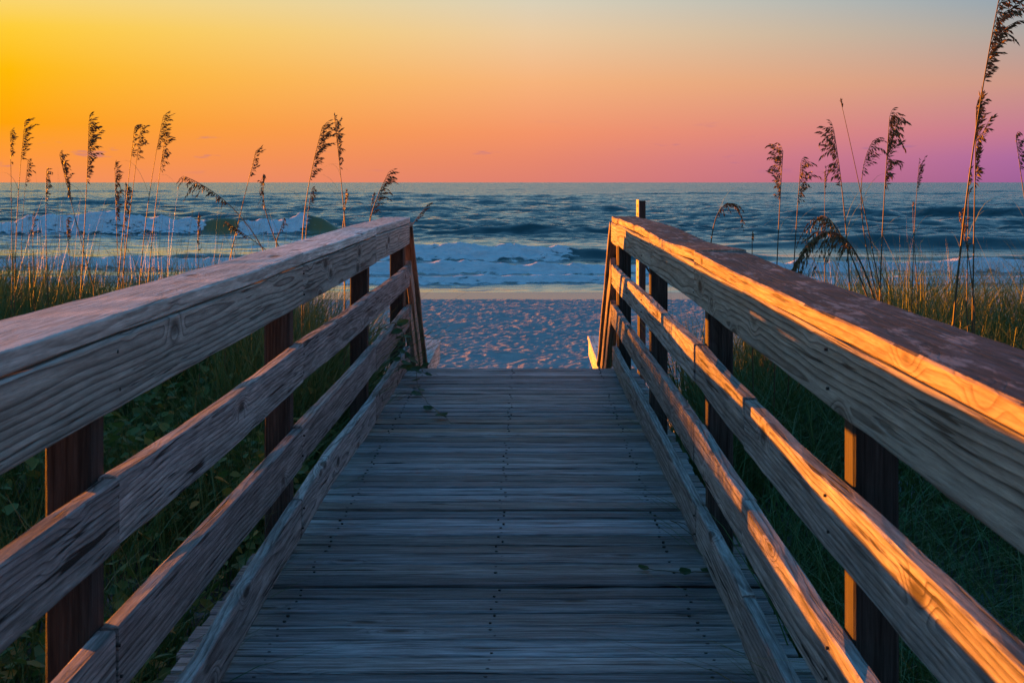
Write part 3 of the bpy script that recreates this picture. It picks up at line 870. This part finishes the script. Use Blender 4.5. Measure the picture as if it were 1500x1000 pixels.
# ------------------------------------------------------------------ dune grass and creepers (uncountable)
def blades(name, pos, length, lean_amt, width, hue, mat, kind_label=None, segs=4, wind=(.35, -.1)):
    n = len(pos)
    az = rng.uniform(0, 2 * math.pi, n)
    lx = np.cos(az) * lean_amt + wind[0] * rng.random(n); ly = np.sin(az) * lean_amt + wind[1] * rng.random(n)
    wa = rng.uniform(0, 2 * math.pi, n)
    wx, wy = np.cos(wa) * width, np.sin(wa) * width
    V = np.zeros((n, 2 * (segs + 1), 3)); 
    for k in range(segs + 1):
        t = k / segs
        up = length * (t - .38 * t * t * np.clip(np.hypot(lx, ly) * 1.3, 0, 1.6))
        cx = pos[:, 0] + lx * length * t ** 1.8; cy = pos[:, 1] + ly * length * t ** 1.8; cz = pos[:, 2] + up
        ww = (1 - t) ** .7 + .03
        V[:, 2 * k] = np.stack([cx - wx * ww, cy - wy * ww, cz], -1)
        V[:, 2 * k + 1] = np.stack([cx + wx * ww, cy + wy * ww, cz], -1)
    base = (np.arange(n) * 2 * (segs + 1))[:, None, None]
    q = np.array([[2 * k, 2 * k + 1, 2 * k + 3, 2 * k + 2] for k in range(segs)])[None]
    F = (base + q).reshape(-1, 4)
    o = mesh_obj(name, V.reshape(-1, 3), F, mat, attrs={'hue': np.repeat(hue, 2 * (segs + 1))}, smooth=True)
    return o

def scatter(n, x0, x1, y0, y1, clump=.6, seed=0, thr=.42):
    g = np.random.default_rng(seed)
    x = g.uniform(x0, x1, n * 4); y = g.uniform(y0, y1, n * 4)
    d = nz.f(x * clump * 2 + seed, y * clump * 2, 3)
    keep = g.random(n * 4) < sstep(thr - .1, thr + .14, d)
    x, y = x[keep][:n], y[keep][:n]
    return np.stack([x, y, ground_z(x, y) - .02], -1)

def field(name, label, n, x0, x1, y0, y1, top, seed, thr, lean, width, wind, hb, lo=.5):
    pos = scatter(n, x0, x1, y0, y1, .6, seed, thr)
    x, y = pos[:, 0], pos[:, 1]
    tz = CAM.z + top(x, y) + (nz2.f(x * 1.3, y * 1.3, 2) - .5) * .3
    ln = rng.uniform(*lean, len(pos))
    L = np.clip((tz - pos[:, 2]) / (1 - .38 * np.clip(ln * 1.3, 0, 1.6)), .15, 1.7) * rng.uniform(lo, 1.04, len(pos))
    o = blades(name, pos, L, ln, rng.uniform(*width, len(pos)), rng.beta(*hb, len(pos)), G_GRASS, wind=wind)
    tag(o, label, 'grass', kind='stuff')
lowL = lambda x, y: -1.08 + .0 * x
field('dune_grass', 'low dark green dune grass close under the shaded railing', 20000, -5.5, -1.0, 1.2, 9.6, lowL, 1, .36, (.1, .7), (.0025, .005), (.3, -.1), (1.5, 4))
tallL = lambda x, y: -.64 - .25 * sstep(-2.4, -1.3, x) + .10 * sstep(-3.0, -4.5, x)
field('tall_dune_grass', 'tall dense dune grass along the dune crest behind the shaded railing', 32000, -8, -1.15, 9.2, 14.0, tallL, 3, .26, (.05, .6), (.0035, .0065), (.3, -.1), (1.2, 6))
tuftL = lambda x, y: -.70 + .0 * x
field('grass_tuft', 'bright green grass tuft right behind the far posts of the shaded railing', 900, -1.75, -1.1, 8.0, 9.2, tuftL, 4, .25, (.1, .6), (.003, .005), (.25, 0), (1.5, 4))
pT = scatter(850, -5.2, -1.4, 8.0, 12.5, .6, 5, .33)
tag(blades('dry_grass_stalks', pT, rng.uniform(.8, 1.75, len(pT)), rng.uniform(.0, .25, len(pT)), rng.uniform(.0014, .0024, len(pT)), rng.uniform(.15, .6, len(pT)), G_GRASS, segs=5, wind=(.15, 0)),
    'thin dry grass stalks rising above the grass behind the shaded railing', 'grass', kind='stuff')
# right of the walkway
lowR = lambda x, y: -1.12 + .25 * sstep(1.2, 3.0, x)
field('dune_grass', 'long tangled dune grass close under the sunlit railing', 26000, .8, 5.0, 1.2, 9.0, lowR, 2, .30, (.2, 1.0), (.0022, .0045), (.4, -.2), (1.8, 3.2))
tallR = lambda x, y: -.98 + .42 * sstep(1.5, 2.6, x)
field('tall_dune_grass', 'tall olive dune grass clump behind the sunlit railing', 24000, 1.1, 7.5, 8.4, 13.0, tallR, 7, .28, (.05, .65), (.003, .006), (.3, -.1), (1.6, 3.2))
pT = scatter(300, 1.6, 5.0, 7.0, 11.0, .6, 6, .36)
tag(blades('dry_grass_stalks', pT, rng.uniform(.7, 1.35, len(pT)), rng.uniform(.0, .3, len(pT)), rng.uniform(.0014, .0024, len(pT)), rng.uniform(.6, 1, len(pT)), G_GRASS, segs=5, wind=(.1, 0)),
    'thin dry grass stalks rising above the grass behind the sunlit railing', 'grass', kind='stuff')
# short tuft by the foot of the far steps
pS = np.array([(.66 + rng.uniform(-.12, .1), 10.95 + rng.uniform(-.1, .2), DECK - .55) for _ in range(60)])
tag(blades('grass_tuft', pS, rng.uniform(.5, .8, 60), rng.uniform(.1, .45, 60), rng.uniform(.003, .005, 60), rng.beta(1.5, 3, 60), G_GRASS, wind=(-.35, 0)),
    'small green grass tuft poking up at the head of the steps', 'grass', kind='stuff')

def leaves(name, pos, size, hue, mat):
    """rounded creeper leaves, each a folded six-sided blade"""
    n = len(pos)
    V = np.zeros((n, 7, 3))
    a = rng.uniform(0, 2 * math.pi, n); tilt = rng.uniform(-.9, .9, n); tilt2 = rng.uniform(-.6, .6, n)
    shape = [(0, 0, 0), (.38, .42, .1), (.75, .36, .1), (1.05, 0, 0), (.75, -.36, .1), (.38, -.42, .1), (.5, 0, -.04)]
    ca, sa, ct, stt = np.cos(a), np.sin(a), np.cos(tilt), np.sin(tilt)
    for k, (u, w, z) in enumerate(shape):
        lx = u * ct - z * stt; lz = u * stt + z * ct + w * np.sin(tilt2)
        V[:, k, 0] = pos[:, 0] + size * (lx * ca - w * sa)
        V[:, k, 1] = pos[:, 1] + size * (lx * sa + w * ca)
        V[:, k, 2] = pos[:, 2] + size * lz
    base = (np.arange(n) * 7)[:, None, None]
    q = np.array([[6, k, (k + 1) % 6] for k in range(6)])[None]
    return mesh_obj(name, V.reshape(-1, 3), (base + q).reshape(-1, 3), mat, attrs={'hue': np.repeat(hue, 7)})
pC = scatter(24000, -5.0, -1.0, 1.2, 11.0, .8, 9, .34)
pC[:, 2] += rng.random(len(pC)) ** 1.2 * (.35 + .4 * nz.f(pC[:, 0] * 1.2, pC[:, 1] * 1.2, 2))
tag(leaves('creeper', pC, rng.uniform(.03, .075, len(pC)), rng.beta(1.5, 2.4, len(pC)), G_LEAF),
    'leafy dark creeper and low shrubs filling the ground under the shaded railing', 'ground cover', kind='stuff')
pC = scatter(6000, .8, 3.6, 1.6, 9.5, .8, 12, .42)
pC[:, 2] += rng.random(len(pC)) ** 2 * .25
tag(leaves('creeper', pC, rng.uniform(.02, .05, len(pC)), rng.beta(1.5, 4, len(pC)), G_LEAF),
    'sparse low creeper leaves on the sand under the sunlit railing', 'ground cover', kind='stuff')

# ------------------------------------------------------------------ vines on the walkway
def vine(label, strands, seed, leaf_size):
    r = random.Random(seed)
    root = tag(empty('vine', strands[0][0]), label, 'vine')
    for st in strands:
        pts = [Vector(q) for q in st]
        fine = []
        for i in range(len(pts) - 1):
            for k in range(5):
                t = k / 5
                fine.append(pts[i].lerp(pts[i + 1], t) + Vector((r.uniform(-.006, .006), r.uniform(-.006, .006), r.uniform(0, .006))))
        fine.append(pts[-1])
        v = []; f = []
        tube(fine, .0025, .0015, v, f, 4)
        mesh_obj('stem', v, f, G_VSTEM, root, smooth=True)
        for i in range(1, len(fine)):
            if r.random() < leaf_size[1]:
                q = fine[i]; s = leaf_size[0] * r.uniform(.7, 1.2)
                a = r.uniform(0, 6.28); d = Vector((math.cos(a), math.sin(a), r.uniform(-.3, .5))).normalized()
                sd = d.cross(Vector((0, -.5, 1))).normalized(); up = sd.cross(d)
                v = [q, q + d * .1 * s + sd * .35 * s, q + d * .45 * s + sd * .52 * s + up * .08 * s, q + d * .85 * s + sd * .36 * s, q + d * 1.1 * s,
                     q + d * .85 * s - sd * .36 * s, q + d * .45 * s - sd * .52 * s + up * .08 * s, q + d * .1 * s - sd * .35 * s, q + d * .5 * s - up * .05 * s]
                f = [(8, k, (k + 1) % 8) for k in range(8)]
                hv = r.random()
                mesh_obj('leaf', [tuple(p) for p in v], f, G_VINE, root, attrs={'hue': [hv] * 9})
D = DECK
vine('creeping vine wound over the seaward end of the shaded railing and onto the deck', [
    [(-1.05, 9.0, D + .1), (-.95, 9.0, D + .38), (-.80, 9.05, D + .47), (-.77, 9.3, D + .42), (-.765, 9.5, D + .30), (-.77, 9.7, D + .2), (-.72, 9.8, D + .10), (-.70, 9.7, D + .02), (-.66, 9.4, D + .012), (-.58, 8.9, D + .012), (-.50, 8.5, D + .03), (-.40, 8.15, D + .012)],
    [(-1.0, 8.6, D), (-.9, 8.7, D + .3), (-.80, 8.8, D + .44), (-.78, 9.1, D + .40), (-.77, 9.3, D + .22), (-.78, 9.5, D + .16)],
    [(-.95, 9.6, D - .1), (-.86, 9.7, D + .1), (-.78, 9.9, D + .2), (-.72, 10.0, D + .12), (-.68, 10.1, D + .03), (-.60, 10.2, D + .015)]], 3, (.065, .42))
vine('thin vine trailing over the deck edge beneath the sunlit railing', [
    [(.85, 5.1, D - .1), (.75, 5.05, D + .02), (.62, 5.05, D + .015), (.5, 5.0, D + .02), (.38, 5.1, D + .012)],
    [(.80, 5.6, D - .1), (.70, 5.5, D + .02), (.60, 5.5, D + .03), (.53, 5.6, D + .06), (.60, 5.7, D + .02)]], 8, (.055, .28))
